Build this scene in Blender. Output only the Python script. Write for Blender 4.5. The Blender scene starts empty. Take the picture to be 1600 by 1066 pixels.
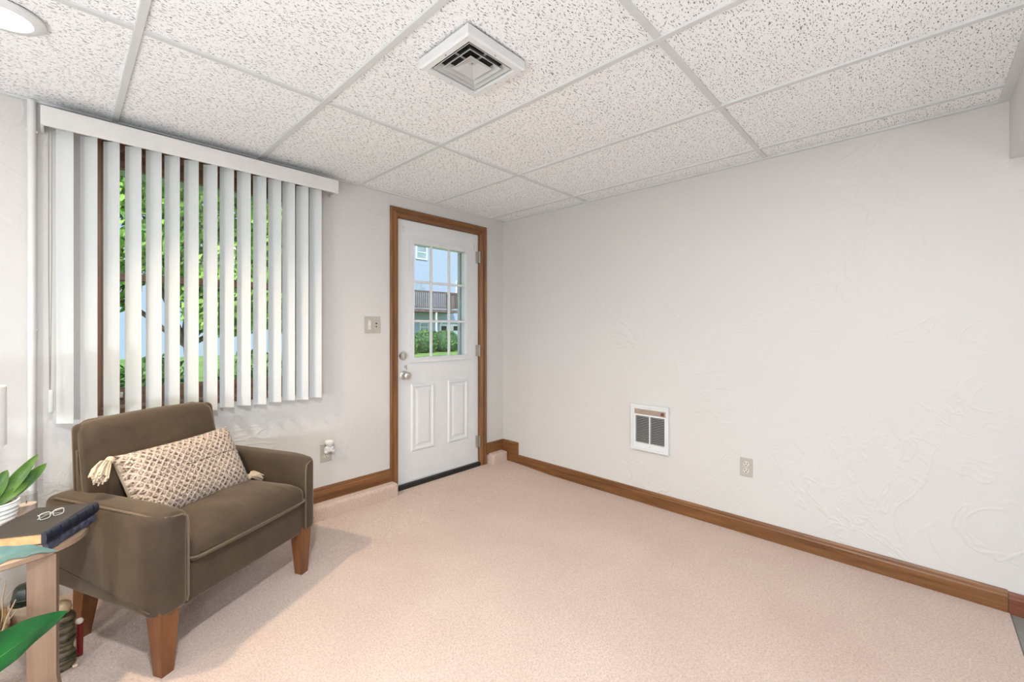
import bpy, bmesh, math, random
from mathutils import Vector, Matrix
R = math.radians
sc = bpy.context.scene
col = sc.collection

# ------------------------------------------------------------------ camera
cd = bpy.data.cameras.new('camera'); cam = bpy.data.objects.new('camera', cd); col.objects.link(cam)
cd.sensor_width = 36; cd.lens = 667.3 / 1600 * 36; cd.clip_start = 0.02; cd.clip_end = 300
cd.shift_y = -(533 - 513.6) / 1600
cam.location = (-2.7924, -2.7649, 1.212); cam.rotation_euler = (R(90), 0, R(43.514 - 90))
sc.camera = cam

# ------------------------------------------------------------------ world, sun, exposure
w = bpy.data.worlds.new('sky'); sc.world = w; w.use_nodes = True
nt = w.node_tree; bg = nt.nodes['Background']
sky = nt.nodes.new('ShaderNodeTexSky')
try:
    sky.sky_type = 'NISHITA'; sky.sun_disc = False; sky.sun_elevation = R(52); sky.sun_rotation = R(200)
except Exception:
    pass
nt.links.new(sky.outputs[0], bg.inputs[0]); bg.inputs[1].default_value = 0.19
sd = bpy.data.lights.new('sun', 'SUN'); sd.energy = 3.1; sd.angle = R(1); sd.color = (1, .96, .88)
so = bpy.data.objects.new('sun', sd); col.objects.link(so)
so.rotation_euler = Vector((.35, .55, -.85)).to_track_quat('-Z', 'Y').to_euler()
sc.view_settings.view_transform = 'Standard'; sc.view_settings.look = 'None'
sc.view_settings.exposure = 0.82; sc.view_settings.gamma = 1.0
sc.view_settings.use_curve_mapping = False
H = 2.19

# ------------------------------------------------------------------ helpers
class MB:
    def __init__(s): s.v = []; s.f = []; s.uv = None
    def add(s, vs, fs):
        o = len(s.v); s.v += [tuple(v) for v in vs]; s.f += [tuple(i + o for i in f) for f in fs]; return s
    def box(s, a, b):
        x0, y0, z0 = a; x1, y1, z1 = b
        return s.add([(x0,y0,z0),(x1,y0,z0),(x1,y1,z0),(x0,y1,z0),(x0,y0,z1),(x1,y0,z1),(x1,y1,z1),(x0,y1,z1)],
                     [(0,3,2,1),(4,5,6,7),(0,1,5,4),(1,2,6,5),(2,3,7,6),(3,0,4,7)])
    def bbox(s, a, b, r=.004, seg=2):
        bm = bmesh.new(); bmesh.ops.create_cube(bm, size=1)
        for v in bm.verts:
            v.co = Vector([(a[i] + b[i]) / 2 + v.co[i] * abs(b[i] - a[i]) for i in range(3)])
        bmesh.ops.bevel(bm, geom=list(bm.edges), offset=r, segments=seg, profile=.5, affect='EDGES')
        s.bm(bm); return s
    def bm(s, bm):
        bm.verts.index_update(); s.add([v.co[:] for v in bm.verts], [[v.index for v in f.verts] for f in bm.faces]); bm.free()
    def frustum(s, c0, c1, a, b, rot=0):
        vs = []
        for c, q in ((c0, a), (c1, b)):
            qx, qy = q if isinstance(q, tuple) else (q, q)
            for dx, dy in ((-1,-1),(1,-1),(1,1),(-1,1)):
                x, y = dx*qx/2, dy*qy/2
                vs.append((c[0]+x*math.cos(rot)-y*math.sin(rot), c[1]+x*math.sin(rot)+y*math.cos(rot), c[2]))
        return s.add(vs, [(0,3,2,1),(4,5,6,7),(0,1,5,4),(1,2,6,5),(2,3,7,6),(3,0,4,7)])
    def tube(s, pts, r, n=8, closed=False, cap=True):
        P = [Vector(p) for p in pts]; m = len(P)
        rr = r if isinstance(r, (list, tuple)) else [r]*m
        T = []
        for i in range(m):
            a = P[i-1] if (i > 0 or closed) else P[i]; b = P[(i+1) % m] if (i < m-1 or closed) else P[i]
            T.append((b-a).normalized())
        u = T[0].orthogonal().normalized(); vs = []; fs = []
        for i in range(m):
            u = (u - T[i]*u.dot(T[i])).normalized(); q = T[i].cross(u)
            for k in range(n):
                a = 2*math.pi*k/n; vs.append(P[i] + (u*math.cos(a)+q*math.sin(a))*rr[i])
        for i in range(m if closed else m-1):
            j = (i+1) % m
            for k in range(n): fs.append((i*n+k, i*n+(k+1)%n, j*n+(k+1)%n, j*n+k))
        if cap and not closed: fs += [tuple(range(n-1,-1,-1)), tuple((m-1)*n+k for k in range(n))]
        return s.add(vs, fs)
    def lathe(s, prof, n=24, c=(0,0,0), axis='Z', rfun=None):
        vs = []; fs = []; m = len(prof)
        for i,(r,z) in enumerate(prof):
            for k in range(n):
                a = 2*math.pi*k/n; q = r*(rfun(a,z) if rfun else 1)
                p = (q*math.cos(a), q*math.sin(a), z)
                if axis == 'Y': p = (p[0], -p[2], p[1])
                if axis == 'X': p = (-p[2], p[0], p[1])
                vs.append((c[0]+p[0], c[1]+p[1], c[2]+p[2]))
        for i in range(m-1):
            for k in range(n): fs.append((i*n+k, i*n+(k+1)%n, (i+1)*n+(k+1)%n, (i+1)*n+k))
        fs += [tuple(range(n-1,-1,-1)), tuple((m-1)*n+k for k in range(n))]
        return s.add(vs, fs)
    def prism(s, poly, fn, t0, t1):
        """poly 2D points, fn(a,b,t) -> xyz"""
        n = len(poly)
        vs = [fn(a,b,t0) for a,b in poly] + [fn(a,b,t1) for a,b in poly]
        return s.add(vs, [tuple(range(n-1,-1,-1)), tuple(range(n,2*n))] + [(i,(i+1)%n,n+(i+1)%n,n+i) for i in range(n)])
    def soft(s, size, r, c=(0,0,0), k=4, m=8, deform=None):
        hs = [q/2 for q in size]
        def ax(h):
            e = [-h + r*(1-math.cos(math.pi/2*i/k)) for i in range(k)]
            mid = [-(h-r) + 2*(h-r)*i/m for i in range(m+1)]
            return e + mid + [-q for q in reversed(e)]
        A = [ax(h) for h in hs]; idx = {}; vs = []; fs = []
        def vid(p):
            key = tuple(round(q,6) for q in p)
            if key not in idx:
                inner = [max(-(hs[i]-r), min(hs[i]-r, p[i])) for i in range(3)]
                d = Vector([p[i]-inner[i] for i in range(3)])
                d = d.normalized()*r if d.length > 1e-9 else d
                q = Vector(inner)+d
                if deform: q = Vector(deform(q.x/hs[0], q.y/hs[1], q.z/hs[2], q))
                idx[key] = len(vs); vs.append((q.x+c[0], q.y+c[1], q.z+c[2]))
            return idx[key]
        for d in range(3):
            e, g = (d+1)%3, (d+2)%3
            for sgn in (-1,1):
                for i in range(len(A[e])-1):
                    for j in range(len(A[g])-1):
                        quad = []
                        for ii,jj in ((i,j),(i+1,j),(i+1,j+1),(i,j+1)):
                            p = [0,0,0]; p[d] = sgn*hs[d]; p[e] = A[e][ii]; p[g] = A[g][jj]; quad.append(vid(p))
                        fs.append(tuple(quad) if sgn > 0 else tuple(reversed(quad)))
        return s.add(vs, fs)
    def mesh(s, name, mat, smooth=None):
        me = bpy.data.meshes.new(name); me.from_pydata(s.v, [], s.f); me.update()
        if mat: me.materials.append(mat)
        if s.uv:
            l = me.uv_layers.new(name='UVMap')
            for lp in me.loops: l.data[lp.index].uv = s.uv[lp.vertex_index]
        bm = bmesh.new(); bm.from_mesh(me); bmesh.ops.recalc_face_normals(bm, faces=bm.faces)
        if smooth:
            for f in bm.faces: f.smooth = True
            for e in bm.edges:
                if len(e.link_faces) == 2 and e.calc_face_angle(0) > R(smooth): e.smooth = False
        bm.to_mesh(me); bm.free()
        return me
    def build(s, name, mat, parent=None, smooth=None, loc=(0,0,0), rot=(0,0,0)):
        o = bpy.data.objects.new(name, s.mesh(name, mat, smooth)); col.objects.link(o)
        o.location = loc; o.rotation_euler = rot
        if parent: o.parent = parent
        return o

def tag(o, label, cat=None, group=None, kind=None):
    if label: o['label'] = label
    if cat: o['category'] = cat
    if group: o['group'] = group
    if kind: o['kind'] = kind
    return o
def thing(name, label, cat, loc=(0,0,0), rz=0, group=None, kind=None):
    o = bpy.data.objects.new(name, None); col.objects.link(o); o.empty_display_size = .05
    o.location = loc; o.rotation_euler = (0,0,rz); return tag(o, label, cat, group, kind)
def copy_tree(o, parent=None):
    c = o.copy(); col.objects.link(c); c.parent = parent
    for ch in o.children: copy_tree(ch, c)
    return c

# ------------------------------------------------------------------ materials
class NT:
    def __init__(s, name):
        s.m = bpy.data.materials.new(name); s.m.use_nodes = True; s.t = s.m.node_tree; s.b = s.t.nodes['Principled BSDF']
        s.tc = s.t.nodes.new('ShaderNodeTexCoord')
    def n(s, ty, **kw):
        o = s.t.nodes.new(ty)
        for k,v in kw.items():
            if k.startswith('i_'): o.inputs[k[2:].replace('_',' ')].default_value = v
            else: setattr(o, k, v)
        return o
    def l(s, a, b): s.t.links.new(a, b)
    def map(s, scale=(1,1,1), rot=(0,0,0), src='Object'):
        m = s.n('ShaderNodeMapping'); m.inputs['Scale'].default_value = scale; m.inputs['Rotation'].default_value = rot
        s.l(s.tc.outputs[src], m.inputs['Vector']); return m.outputs[0]
    def noise(s, vec, scale, detail=4, rough=.5, dist=0, ty=None):
        o = s.n('ShaderNodeTexNoise')
        if ty: o.noise_type = ty
        o.inputs['Scale'].default_value = scale; o.inputs['Detail'].default_value = detail; o.inputs['Roughness'].default_value = rough
        o.inputs['Distortion'].default_value = dist; s.l(vec, o.inputs['Vector']); return o.outputs[0]
    def ramp(s, fac, stops):
        o = s.n('ShaderNodeValToRGB'); e = o.color_ramp.elements
        while len(e) < len(stops): e.new(.5)
        for q,(p,c) in zip(e, stops): q.position = p; q.color = (c,c,c,1) if not isinstance(c, tuple) else (*c,1)
        s.l(fac, o.inputs[0]); return o.outputs[0]
    def math(s, op, a, b=None):
        o = s.n('ShaderNodeMath', operation=op)
        for i,q in enumerate((a,b)):
            if q is None: continue
            if isinstance(q,(int,float)): o.inputs[i].default_value = q
            else: s.l(q, o.inputs[i])
        return o.outputs[0]
    def mix(s, fac, a, b):
        o = s.n('ShaderNodeMix', data_type='RGBA')
        for i,q in ((0,fac),(6,a),(7,b)):
            if isinstance(q,(int,float)): o.inputs[i].default_value = q
            elif isinstance(q,tuple): o.inputs[i].default_value = (*q,1)
            else: s.l(q, o.inputs[i])
        return o.outputs[2]
    def bump(s, h, strength=.3, dist=.01, chain=None):
        o = s.n('ShaderNodeBump'); o.inputs['Strength'].default_value = strength; o.inputs['Distance'].default_value = dist
        s.l(h, o.inputs['Height'])
        if chain: s.l(chain, o.inputs['Normal'])
        s.l(o.outputs[0], s.b.inputs['Normal']); return o.outputs[0]
    def set(s, color=None, rough=None, **kw):
        if color is not None:
            if isinstance(color, tuple): s.b.inputs['Base Color'].default_value = (*color,1)
            else: s.l(color, s.b.inputs['Base Color'])
        if rough is not None: s.b.inputs['Roughness'].default_value = rough
        for k,v in kw.items(): s.b.inputs[k.replace('_',' ')].default_value = v
        return s.m

def plain(name, c, rough=.5, var=.06, scale=12, bump=0, metal=0, **kw):
    t = NT(name); v = t.map(); f = t.noise(v, scale, 4)
    lo = tuple(q*(1-var) for q in c); hi = tuple(min(1,q*(1+var)) for q in c)
    if bump: t.bump(t.noise(v, scale*6, 3), bump, .002)
    return t.set(t.ramp(f, [(.3,lo),(.7,hi)]), rough, Metallic=metal, **kw)
def wood(name, a, b, axis=0, rough=.4, scale=1.0):
    t = NT(name); s = [18*scale]*3; s[axis] = 1.1*scale
    v = t.map(tuple(s)); f = t.noise(v, 2.2, 6, .6, .6); g = t.noise(v, 9, 3, .6)
    c = t.mix(t.math('MULTIPLY', g, .35), t.ramp(f, [(.3,a),(.68,b)]), tuple(q*.45 for q in a))
    t.bump(g, .08, .002); return t.set(c, rough)
def fabric(name, c, rough=.9, weave=900, var=.14, sheen=.3):
    t = NT(name); v = t.map(); f = t.noise(v, 8, 6, .72, .4); g = t.noise(v, weave, 2, .7)
    base = t.ramp(f, [(.3,tuple(q*(1-var) for q in c)),(.7,tuple(q*(1+var) for q in c))])
    cc = t.mix(t.ramp(g,[(.35,0.0),(.75,.45)]), base, tuple(min(1,q*1.6) for q in c))
    t.bump(g, .25, .001); return t.set(cc, rough, Sheen_Weight=sheen, Sheen_Roughness=.4, Sheen_Tint=(1,.78,.56,1))

def m_plaster():
    t = NT('plaster'); v = t.map()
    def ridge(vec, sc, det, dist, wd):
        n = t.noise(vec, sc, det, .55, dist)
        return t.ramp(t.math('ABSOLUTE', t.math('SUBTRACT', n, .5)), [(0.0,1.0),(wd,0.0)])
    v2 = t.map((1.3,1.0,2.0), (.4,.5,.7)); v3 = t.map((1,1,.5), (.9,-.4,.2))
    m1 = t.ramp(t.noise(v, 1.3, 2), [(.50,0.02),(.64,1.0)]); m2 = t.ramp(t.noise(v3, 2.1, 2), [(.52,0.0),(.66,1.0)])
    h = t.math('MULTIPLY', ridge(v, 2.3, 3, 1.2, .022), m1)
    h = t.math('ADD', h, t.math('MULTIPLY', t.math('MULTIPLY', ridge(v2, 5.0, 4, 1.6, .03), m2), .7))
    h = t.math('ADD', h, t.math('MULTIPLY', t.math('MULTIPLY', t.ramp(t.noise(v3, 7, 3, .6, 1.0), [(.5,0.0),(.56,1.0)]), m1), .5))
    h = t.math('ADD', h, t.math('MULTIPLY', t.noise(v, 45, 4, .6), .18))
    t.bump(h, .22, .012)
    c = t.ramp(t.noise(v, .8, 3), [(.3,(.600,.583,.562)),(.7,(.625,.608,.588))])
    return t.set(c, .75)
def m_tile():
    t = NT('acoustic_tile'); v = t.map()
    warp = t.n('ShaderNodeTexNoise'); warp.inputs['Scale'].default_value = 22; warp.inputs['Detail'].default_value = 1; t.l(v, warp.inputs['Vector'])
    add = t.n('ShaderNodeVectorMath', operation='MULTIPLY_ADD'); t.l(warp.outputs['Color'], add.inputs[0]); add.inputs[1].default_value = (.045,.03,0); t.l(v, add.inputs[2])
    def fis(sc, rnd, thr, rot):
        mp = t.n('ShaderNodeMapping'); mp.inputs['Scale'].default_value = sc; mp.inputs['Rotation'].default_value = (0,0,rot); t.l(add.outputs[0], mp.inputs['Vector'])
        vo = t.n('ShaderNodeTexVoronoi'); vo.voronoi_dimensions = '2D'; vo.inputs['Scale'].default_value = 1; t.l(mp.outputs[0], vo.inputs['Vector'])
        d = t.ramp(vo.outputs['Distance'], [(thr*.6,1.0),(thr,0.0)])
        sep = t.n('ShaderNodeSeparateColor'); t.l(vo.outputs['Color'], sep.inputs[0])
        return t.math('MULTIPLY', d, t.math('GREATER_THAN', sep.outputs[0], rnd))
    a = fis((36,115,1), .42, .20, .25); b = fis((64,150,1), .42, .17, -.45); c = fis((190,190,1), .45, .2, .1)
    f = t.math('MAXIMUM', a, t.math('MAXIMUM', b, t.math('MULTIPLY', c, .45)))
    t.bump(t.math('SUBTRACT', t.math('MULTIPLY', t.noise(v, 160, 3), .25), f), .6, .003)
    base = t.ramp(t.noise(v, 260, 2, .7), [(.3,(.85,.875,.885)),(.6,(.92,.94,.95))])
    return t.set(t.mix(f, base, (.20,.20,.20)), .9)
def m_carpet():
    t = NT('carpet'); v = t.map()
    big = t.noise(v, 1.7, 4, .6, .4); tuft = t.noise(v, 130, 4, .8); mid = t.noise(v, 45, 3, .7)
    c = t.ramp(big, [(.3,(.68,.505,.42)),(.7,(.78,.615,.52))])
    c = t.mix(t.ramp(tuft,[(.32,.75),(.60,0.0)]), c, (.38,.24,.18))
    c = t.mix(t.ramp(mid,[(.45,0.0),(.8,.3)]), c, (.82,.68,.60))
    t.bump(t.math('ADD', tuft, t.math('MULTIPLY', mid, .6)), .8, .01)
    return t.set(c, 1.0, Sheen_Weight=.25, Sheen_Roughness=.6)
def glassy(name, tint=(.97,.985,.99), refl=.07):
    m = bpy.data.materials.new(name); m.use_nodes = True; t = m.node_tree; t.nodes.remove(t.nodes['Principled BSDF'])
    a = t.nodes.new('ShaderNodeBsdfTransparent'); a.inputs[0].default_value = (*tint,1)
    g = t.nodes.new('ShaderNodeBsdfGlossy'); g.inputs['Roughness'].default_value = .02
    x = t.nodes.new('ShaderNodeMixShader'); lw = t.nodes.new('ShaderNodeLayerWeight'); lw.inputs[0].default_value = .5
    pw_ = t.nodes.new('ShaderNodeMath'); pw_.operation = 'POWER'; pw_.inputs[1].default_value = 4; t.links.new(lw.outputs['Facing'], pw_.inputs[0])
    mm = t.nodes.new('ShaderNodeMath'); mm.operation = 'MULTIPLY_ADD'; mm.inputs[1].default_value = refl*4; mm.inputs[2].default_value = refl*.5
    t.links.new(pw_.outputs[0], mm.inputs[0]); t.links.new(mm.outputs[0], x.inputs[0])
    t.links.new(a.outputs[0], x.inputs[1]); t.links.new(g.outputs[0], x.inputs[2]); t.links.new(x.outputs[0], t.nodes['Material Output'].inputs[0]); return m
def emit(name, c, s):
    t = NT(name); t.b.inputs['Emission Color'].default_value = (*c,1); t.b.inputs['Emission Strength'].default_value = s
    return t.set((.9,.9,.88), .5)
def leafmat(name, a, b, rough=.35, trans=0.0, stripes=0):
    t = NT(name); v = t.map(); f = t.noise(v, 9, 3)
    c = t.ramp(f, [(.3,a),(.7,b)])
    t.bump(t.noise(t.map((4,60,4)), 3, 2), .15, .003)
    return t.set(c, rough, Specular_IOR_Level=.25, Coat_Weight=.0)

MAT = dict(
    plaster=m_plaster(), tile=m_tile(), carpet=m_carpet(),
    tee=plain('painted_tee', (.62,.64,.635), .32, .02), white=plain('white_enamel', (.70,.715,.72), .35, .02),
    vinyl=plain('white_vinyl', (.62,.635,.635), .45, .02, 4), offwhite=plain('ivory_paint', (.66,.655,.64), .5, .03),
    plate=plain('almond_plastic', (.43,.405,.355), .4, .03), ivory=plain('ivory_plastic', (.60,.58,.53), .35, .03),
    dark=plain('dark_slot', (.012,.012,.012), .6, .2), black=plain('black_rubber', (.012,.011,.011), .55, .2),
    oakx=wood('stained_oak_long_x', (.115,.042,.011), (.285,.122,.039), 0), oaky=wood('stained_oak_long_y', (.115,.042,.011), (.285,.122,.039), 1),
    oakz=wood('stained_oak_upright', (.115,.042,.011), (.285,.122,.039), 2),
    redoak=wood('reddish_oak', (.11,.03,.012), (.24,.075,.03), 1),
    winx=wood('dark_window_wood_long', (.17,.08,.04), (.34,.19,.11), 0), winz=wood('dark_window_wood_upright', (.19,.085,.04), (.36,.18,.10), 2),
    piping=fabric('taupe_piping_lit', (.11,.078,.050), .85, 600, .15, .3), legwood=wood('chair_leg_wood', (.12,.043,.013), (.23,.085,.028), 2, .35), birch=wood('birch_leg_shaded', (.23,.145,.095), (.31,.205,.14), 2, .4),  # piping colour lightened as if lit; leg birch darkened for shade under the table
    birchx=wood('pale_birch_top', (.30,.195,.13), (.40,.275,.19), 0, .35),
    sofa=fabric('taupe_velvet', (.044,.028,.0155), .85, 600, .42, .40), nickel=plain('satin_nickel', (.62,.60,.56), .28, .05, 30, 0, .9),
    steel=plain('hinge_steel', (.45,.43,.38), .35, .06, 30, 0, .9), galv=plain('louver_grey', (.52,.53,.52), .4, .03),
    glass=glassy('window_glass'), clear=glassy('clear_glass', (.93,.94,.94), .12),
    heatband=plain('bronze_band', (.42,.33,.27), .35, .08, 20, 0, .3), fin=plain('heater_fin', (.42,.43,.42), .45, .08, 20, 0, .4),
    lens=emit('lamp_lens', (1,.86,.62), 7), shade=plain('linen_shade', (.80,.82,.81), .8, .03, 60),
    tan=plain('page_block', (.55,.33,.15), .8, .15, 60), cover=plain('grey_brown_cloth', (.036,.030,.026), .6, .2, 40, .1),
    navy=plain('navy_leather', (.008,.011,.026), .3, .25, 30, .2), navy2=plain('mottled_navy', (.05,.055,.09), .5, .7, 60),
    pot=plain('white_ceramic', (.80,.80,.79), .35, .02), jute=fabric('natural_cotton_tassel', (.52,.42,.31), .95, 300, .15, .2),
    crate=wood('rough_crate_wood', (.34,.19,.07), (.52,.33,.14), 0, .7), beige=plain('beige_stoneware', (.58,.46,.34), .5, .08),
    dgreen=plain('dark_green_glaze', (.018,.028,.018), .2, .4), bark=plain('olive_bark', (.075,.058,.03), .5, .55, 40, .5),
    ball=plain('tan_wood_ball', (.36,.25,.14), .35, .25, 25), red=plain('deep_red', (.17,.008,.008), .4, .1), twig=plain('pale_twig', (.62,.47,.32), .7, .15, 30),
    candle=plain('cream_wax', (.78,.66,.58), .5, .04), brown=plain('brown_resin', (.16,.05,.022), .4, .2),
    slate=plain('grey_transition_strip', (.22,.215,.20), .5, .1), darkfloor=wood('dark_red_floor', (.10,.03,.015), (.2,.07,.03), 0, .3),
    cord=plain('grey_cord', (.28,.27,.26), .6, .1, 80), siding=None, roof=plain('charcoal_shingle', (.09,.09,.095), .9, .3, 20),
    leafg=leafmat('glossy_green_leaf', (.002,.040,.008), (.006,.095,.016), .35), leafb=leafmat('pale_sheen_leaf', (.07,.15,.13), (.13,.22,.21), .22),
    leafp=leafmat('pot_leaf', (.012,.06,.012), (.12,.22,.035), .4), leafy=leafmat('pot_leaf_yellow', (.14,.28,.03), (.45,.50,.08), .4),
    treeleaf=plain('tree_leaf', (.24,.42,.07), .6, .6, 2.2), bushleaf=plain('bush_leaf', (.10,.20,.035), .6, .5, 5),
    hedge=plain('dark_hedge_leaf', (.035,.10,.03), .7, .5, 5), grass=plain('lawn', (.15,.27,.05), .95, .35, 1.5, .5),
    trunk=plain('tree_bark', (.14,.10,.07), .9, .3, 20, .5), deck=plain('weathered_deck', (.13,.095,.085), .85, .25, 6),
    pane2=plain('reflective_pane', (.25,.33,.38), .15, .2, 2), concrete=plain('concrete', (.55,.53,.50), .9, .1, 3),
)
def m_siding():
    t = NT('pale_blue_siding'); v = t.map()
    sep = t.n('ShaderNodeSeparateXYZ'); t.l(v, sep.inputs[0])
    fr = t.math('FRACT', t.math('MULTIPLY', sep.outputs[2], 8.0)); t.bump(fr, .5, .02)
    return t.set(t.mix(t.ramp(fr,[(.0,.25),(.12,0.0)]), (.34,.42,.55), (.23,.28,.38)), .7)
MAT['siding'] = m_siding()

# ================================================================== STRUCTURE
# carpet floor: rises 2 cm at the window wall
def floor_z(x, y):
    t = max(0, min(1, (y+.65)/.55)); return .02*t*t*(3-2*t)
mb = MB(); nx, ny = 12, 40; X0, X1, Y0, Y1 = -5.0, .0, -3.05, .0
for j in range(ny+1):
    for i in range(nx+1):
        x = X0+(X1-X0)*i/nx; y = Y0+(Y1-Y0)*j/ny; mb.v.append((x,y,floor_z(x,y)))
for j in range(ny):
    for i in range(nx):
        a = j*(nx+1)+i; mb.f.append((a,a+1,a+nx+2,a+nx+1))
# thickness skirt
b0 = len(mb.v); mb.box((X0,Y0,-.1),(X1,Y1,-.012))
mb.add([(X0,Y0,0),(X1,Y0,0),(X1,Y0,-.012),(X0,Y0,-.012)],[(0,1,2,3)])
tag(mb.build('floor', MAT['carpet'], None, 40), 'pinkish beige cut pile carpet covering the room floor', 'floor', kind='structure')
tag(MB().bbox((X0,-3.13,-.04),(X1,-3.052,-.004),.004).build('trim_1', MAT['slate']), 'grey transition strip along the carpet edge', 'trim', kind='structure')
tag(MB().box((X0,-6.5,-.1),(X1,-3.13,-.012)).build('floor_beyond', MAT['darkfloor']), 'dark reddish floor beyond the carpet edge', 'floor', kind='structure')

# window/door wall
WX0, WX1, WZ0, WZ1 = -2.685, -1.745, .805, 2.12
DX0, DX1, DZ1 = -1.10, -.285, 2.035
mb = MB(); T = .22
mb.box((-5.2,0,-.1),(WX0,T,2.6)); mb.box((WX0,0,-.1),(WX1,T,WZ0)); mb.box((WX0,0,WZ1),(WX1,T,2.6))
mb.box((WX1,0,-.1),(DX0,T,2.6)); mb.box((DX0,0,DZ1),(DX1,T,2.6)); mb.box((DX1,0,-.1),(.2,T,2.6)); mb.box((DX0,0,-.1),(DX1,T,.0))
tag(mb.build('wall_left', MAT['plaster']), 'off white trowelled plaster wall holding the window and door', 'wall', kind='structure')
tag(MB().box((0,-6.5,-.1),(.2,0,2.6)).build('wall_right', MAT['plaster']), 'wide blank off white trowelled plaster wall', 'wall', kind='structure')
tag(MB().box((-5.2,-6.5,-.1),(-5.0,0,2.6)).build('wall_side', MAT['plaster']), 'plaster wall closing the far left of the room', 'wall', kind='structure')
tag(MB().box((-5.2,-6.7,-.1),(.2,-6.5,2.6)).build('wall_back', MAT['plaster']), 'plaster wall behind the camera', 'wall', kind='structure')
tag(MB().box((-5.0,-3.42,1.938),(0,-3.05,2.4)).build('wall_header', MAT['offwhite']), 'white boxed header beam crossing the ceiling edge', 'beam', kind='structure')

# suspended ceiling
ceil = MB().box((-5.2,-6.7,H+.06),(.2,.22,H+.25)).build('ceiling', MAT['offwhite'])
tag(ceil, 'white suspended ceiling of fissured acoustic tiles in a metal grid', 'ceiling', kind='structure')
xs = [0.0] + [-.18-.61*n for n in range(8)] + [-5.0]
ys = [0.0, -.91, -2.13, -3.05]
tile_cache = {}
for i in range(len(xs)-1):
    for j in range(3):
        xa, xb, ya, yb = xs[i+1], xs[i], ys[j+1], ys[j]
        o = MB().bbox((xa+.004,ya+.004,H+.007),(xb-.004,yb-.004,H+.022),.002,1).build('ceiling_tile', MAT['tile'], ceil)
tw = .012
for x in xs[1:-1]: MB().bbox((x-tw,-3.05,H-.002),(x+tw,0,H+.03),.0015,1).build('cross_tee', MAT['tee'], ceil)
for y in ys[1:-1]:
    for i in range(len(xs)-1):
        MB().bbox((xs[i+1]+tw,y-tw,H-.001),(xs[i]-tw if i else 0,y+tw,H+.03),.0015,1).build('main_tee', MAT['tee'], ceil)
MB().box((-5,-.018,H-.004),(0,0,H+.006)).build('wall_angle', MAT['tee'], ceil)
MB().box((-.018,-3.05,H-.004),(0,-.018,H+.006)).build('wall_angle', MAT['tee'], ceil)
MB().box((-5,-3.05,H-.004),(-.018,-3.018,H+.006)).build('wall_angle', MAT['tee'], ceil)
tag(MB().box((-5,-6.5,H),(0,-3.42,H+.05)).build('ceiling_beyond', MAT['offwhite']), 'plain white ceiling of the space behind the header', 'ceiling', kind='structure')

# baseboards
def bb_profile(h, t): return [(0,0),(t,0),(t,h*.72),(t*.8,h*.78),(t*.72,h*.9),(t*.35,h),(0,h)]
o = MB().prism(bb_profile(.092,.016), lambda a,b,t: (-a,t,b), -3.045, -.195).build('baseboard_right', MAT['oaky'])
tag(o, 'brown stained wood baseboard running along the blank wall', 'baseboard', kind='structure')
o = MB().prism(bb_profile(.092,.016), lambda a,b,t: (-a,t,b-.005), -6.5, -3.047).build('baseboard_beyond', MAT['redoak'])
tag(o, 'redder wood baseboard continuing past the carpet edge', 'baseboard', kind='structure')
o = MB().prism(bb_profile(.092,.016), lambda a,b,t: (t,-a,b+.108), -2.30, -1.164).build('baseboard_left', MAT['oakx'])
tag(o, 'brown wood baseboard above the carpeted ledge beside the door', 'baseboard', kind='structure')
cb = thing('baseboard_corner', 'tall brown baseboard wrapping the corner right of the door', 'baseboard', kind='structure')
MB().prism([(0,0),(.016,0),(.016,.085),(.010,.098),(0,.1)], lambda a,b,t: (t,-a,b+.1), -.217, -.016).build('board', MAT['oakx'], cb)
MB().prism([(0,0),(.018,0),(.018,.185),(.012,.198),(0,.2)], lambda a,b,t: (-a,t,b+.0), -.195, 0).build('board', MAT['oaky'], cb)
# carpeted ledges
def ledge(xa, xb, name, label):
    mbl = MB().soft((xb-xa,.085,.11), .022, ((xa+xb)/2,-.0425,.055), 4, 10)
    return tag(mbl.build(name, MAT['carpet'], None, 60), label, 'ledge', kind='structure')
ledge(-2.30,-1.137,'trim_2','carpet wrapped ledge along the wall left of the door')
ledge(-.205,-.02,'trim_3','small carpet wrapped block in the corner right of the door')

# ------------------------------------------------------------------ window
win = thing('window_1', 'brown wood double hung window behind the vertical blinds', 'window', kind='structure')
f = .018
MB().box((WX0,0,WZ0),(WX0+f,T,WZ1)).build('jamb', MAT['winz'], win)
MB().box((WX1-f,0,WZ0),(WX1,T,WZ1)).build('jamb', MAT['winz'], win)
MB().box((WX0+f,0,WZ1-f),(WX1-f,T,WZ1)).build('head_jamb', MAT['winx'], win)
MB().box((WX0+f,0,WZ0),(WX1-f,T,WZ0+f)).build('sill', MAT['winx'], win)
MB().bbox((WX0+f,.03,WZ0+f),(WX1-f,.075,WZ0+.036),.003).build('sill_stop', MAT['birchx'], win)
MB().bbox((WX0+f,.03,WZ1-.045),(WX1-f,.075,WZ1-f),.003).build('head_stop', MAT['winx'], win)
for x0_,x1_ in ((WX0+f,WX0+f+.03),(WX1-f-.03,WX1-f)): MB().bbox((x0_,.03,WZ0+.036),(x1_,.075,WZ1-.045),.003).build('side_stop', MAT['winz'], win)
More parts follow.
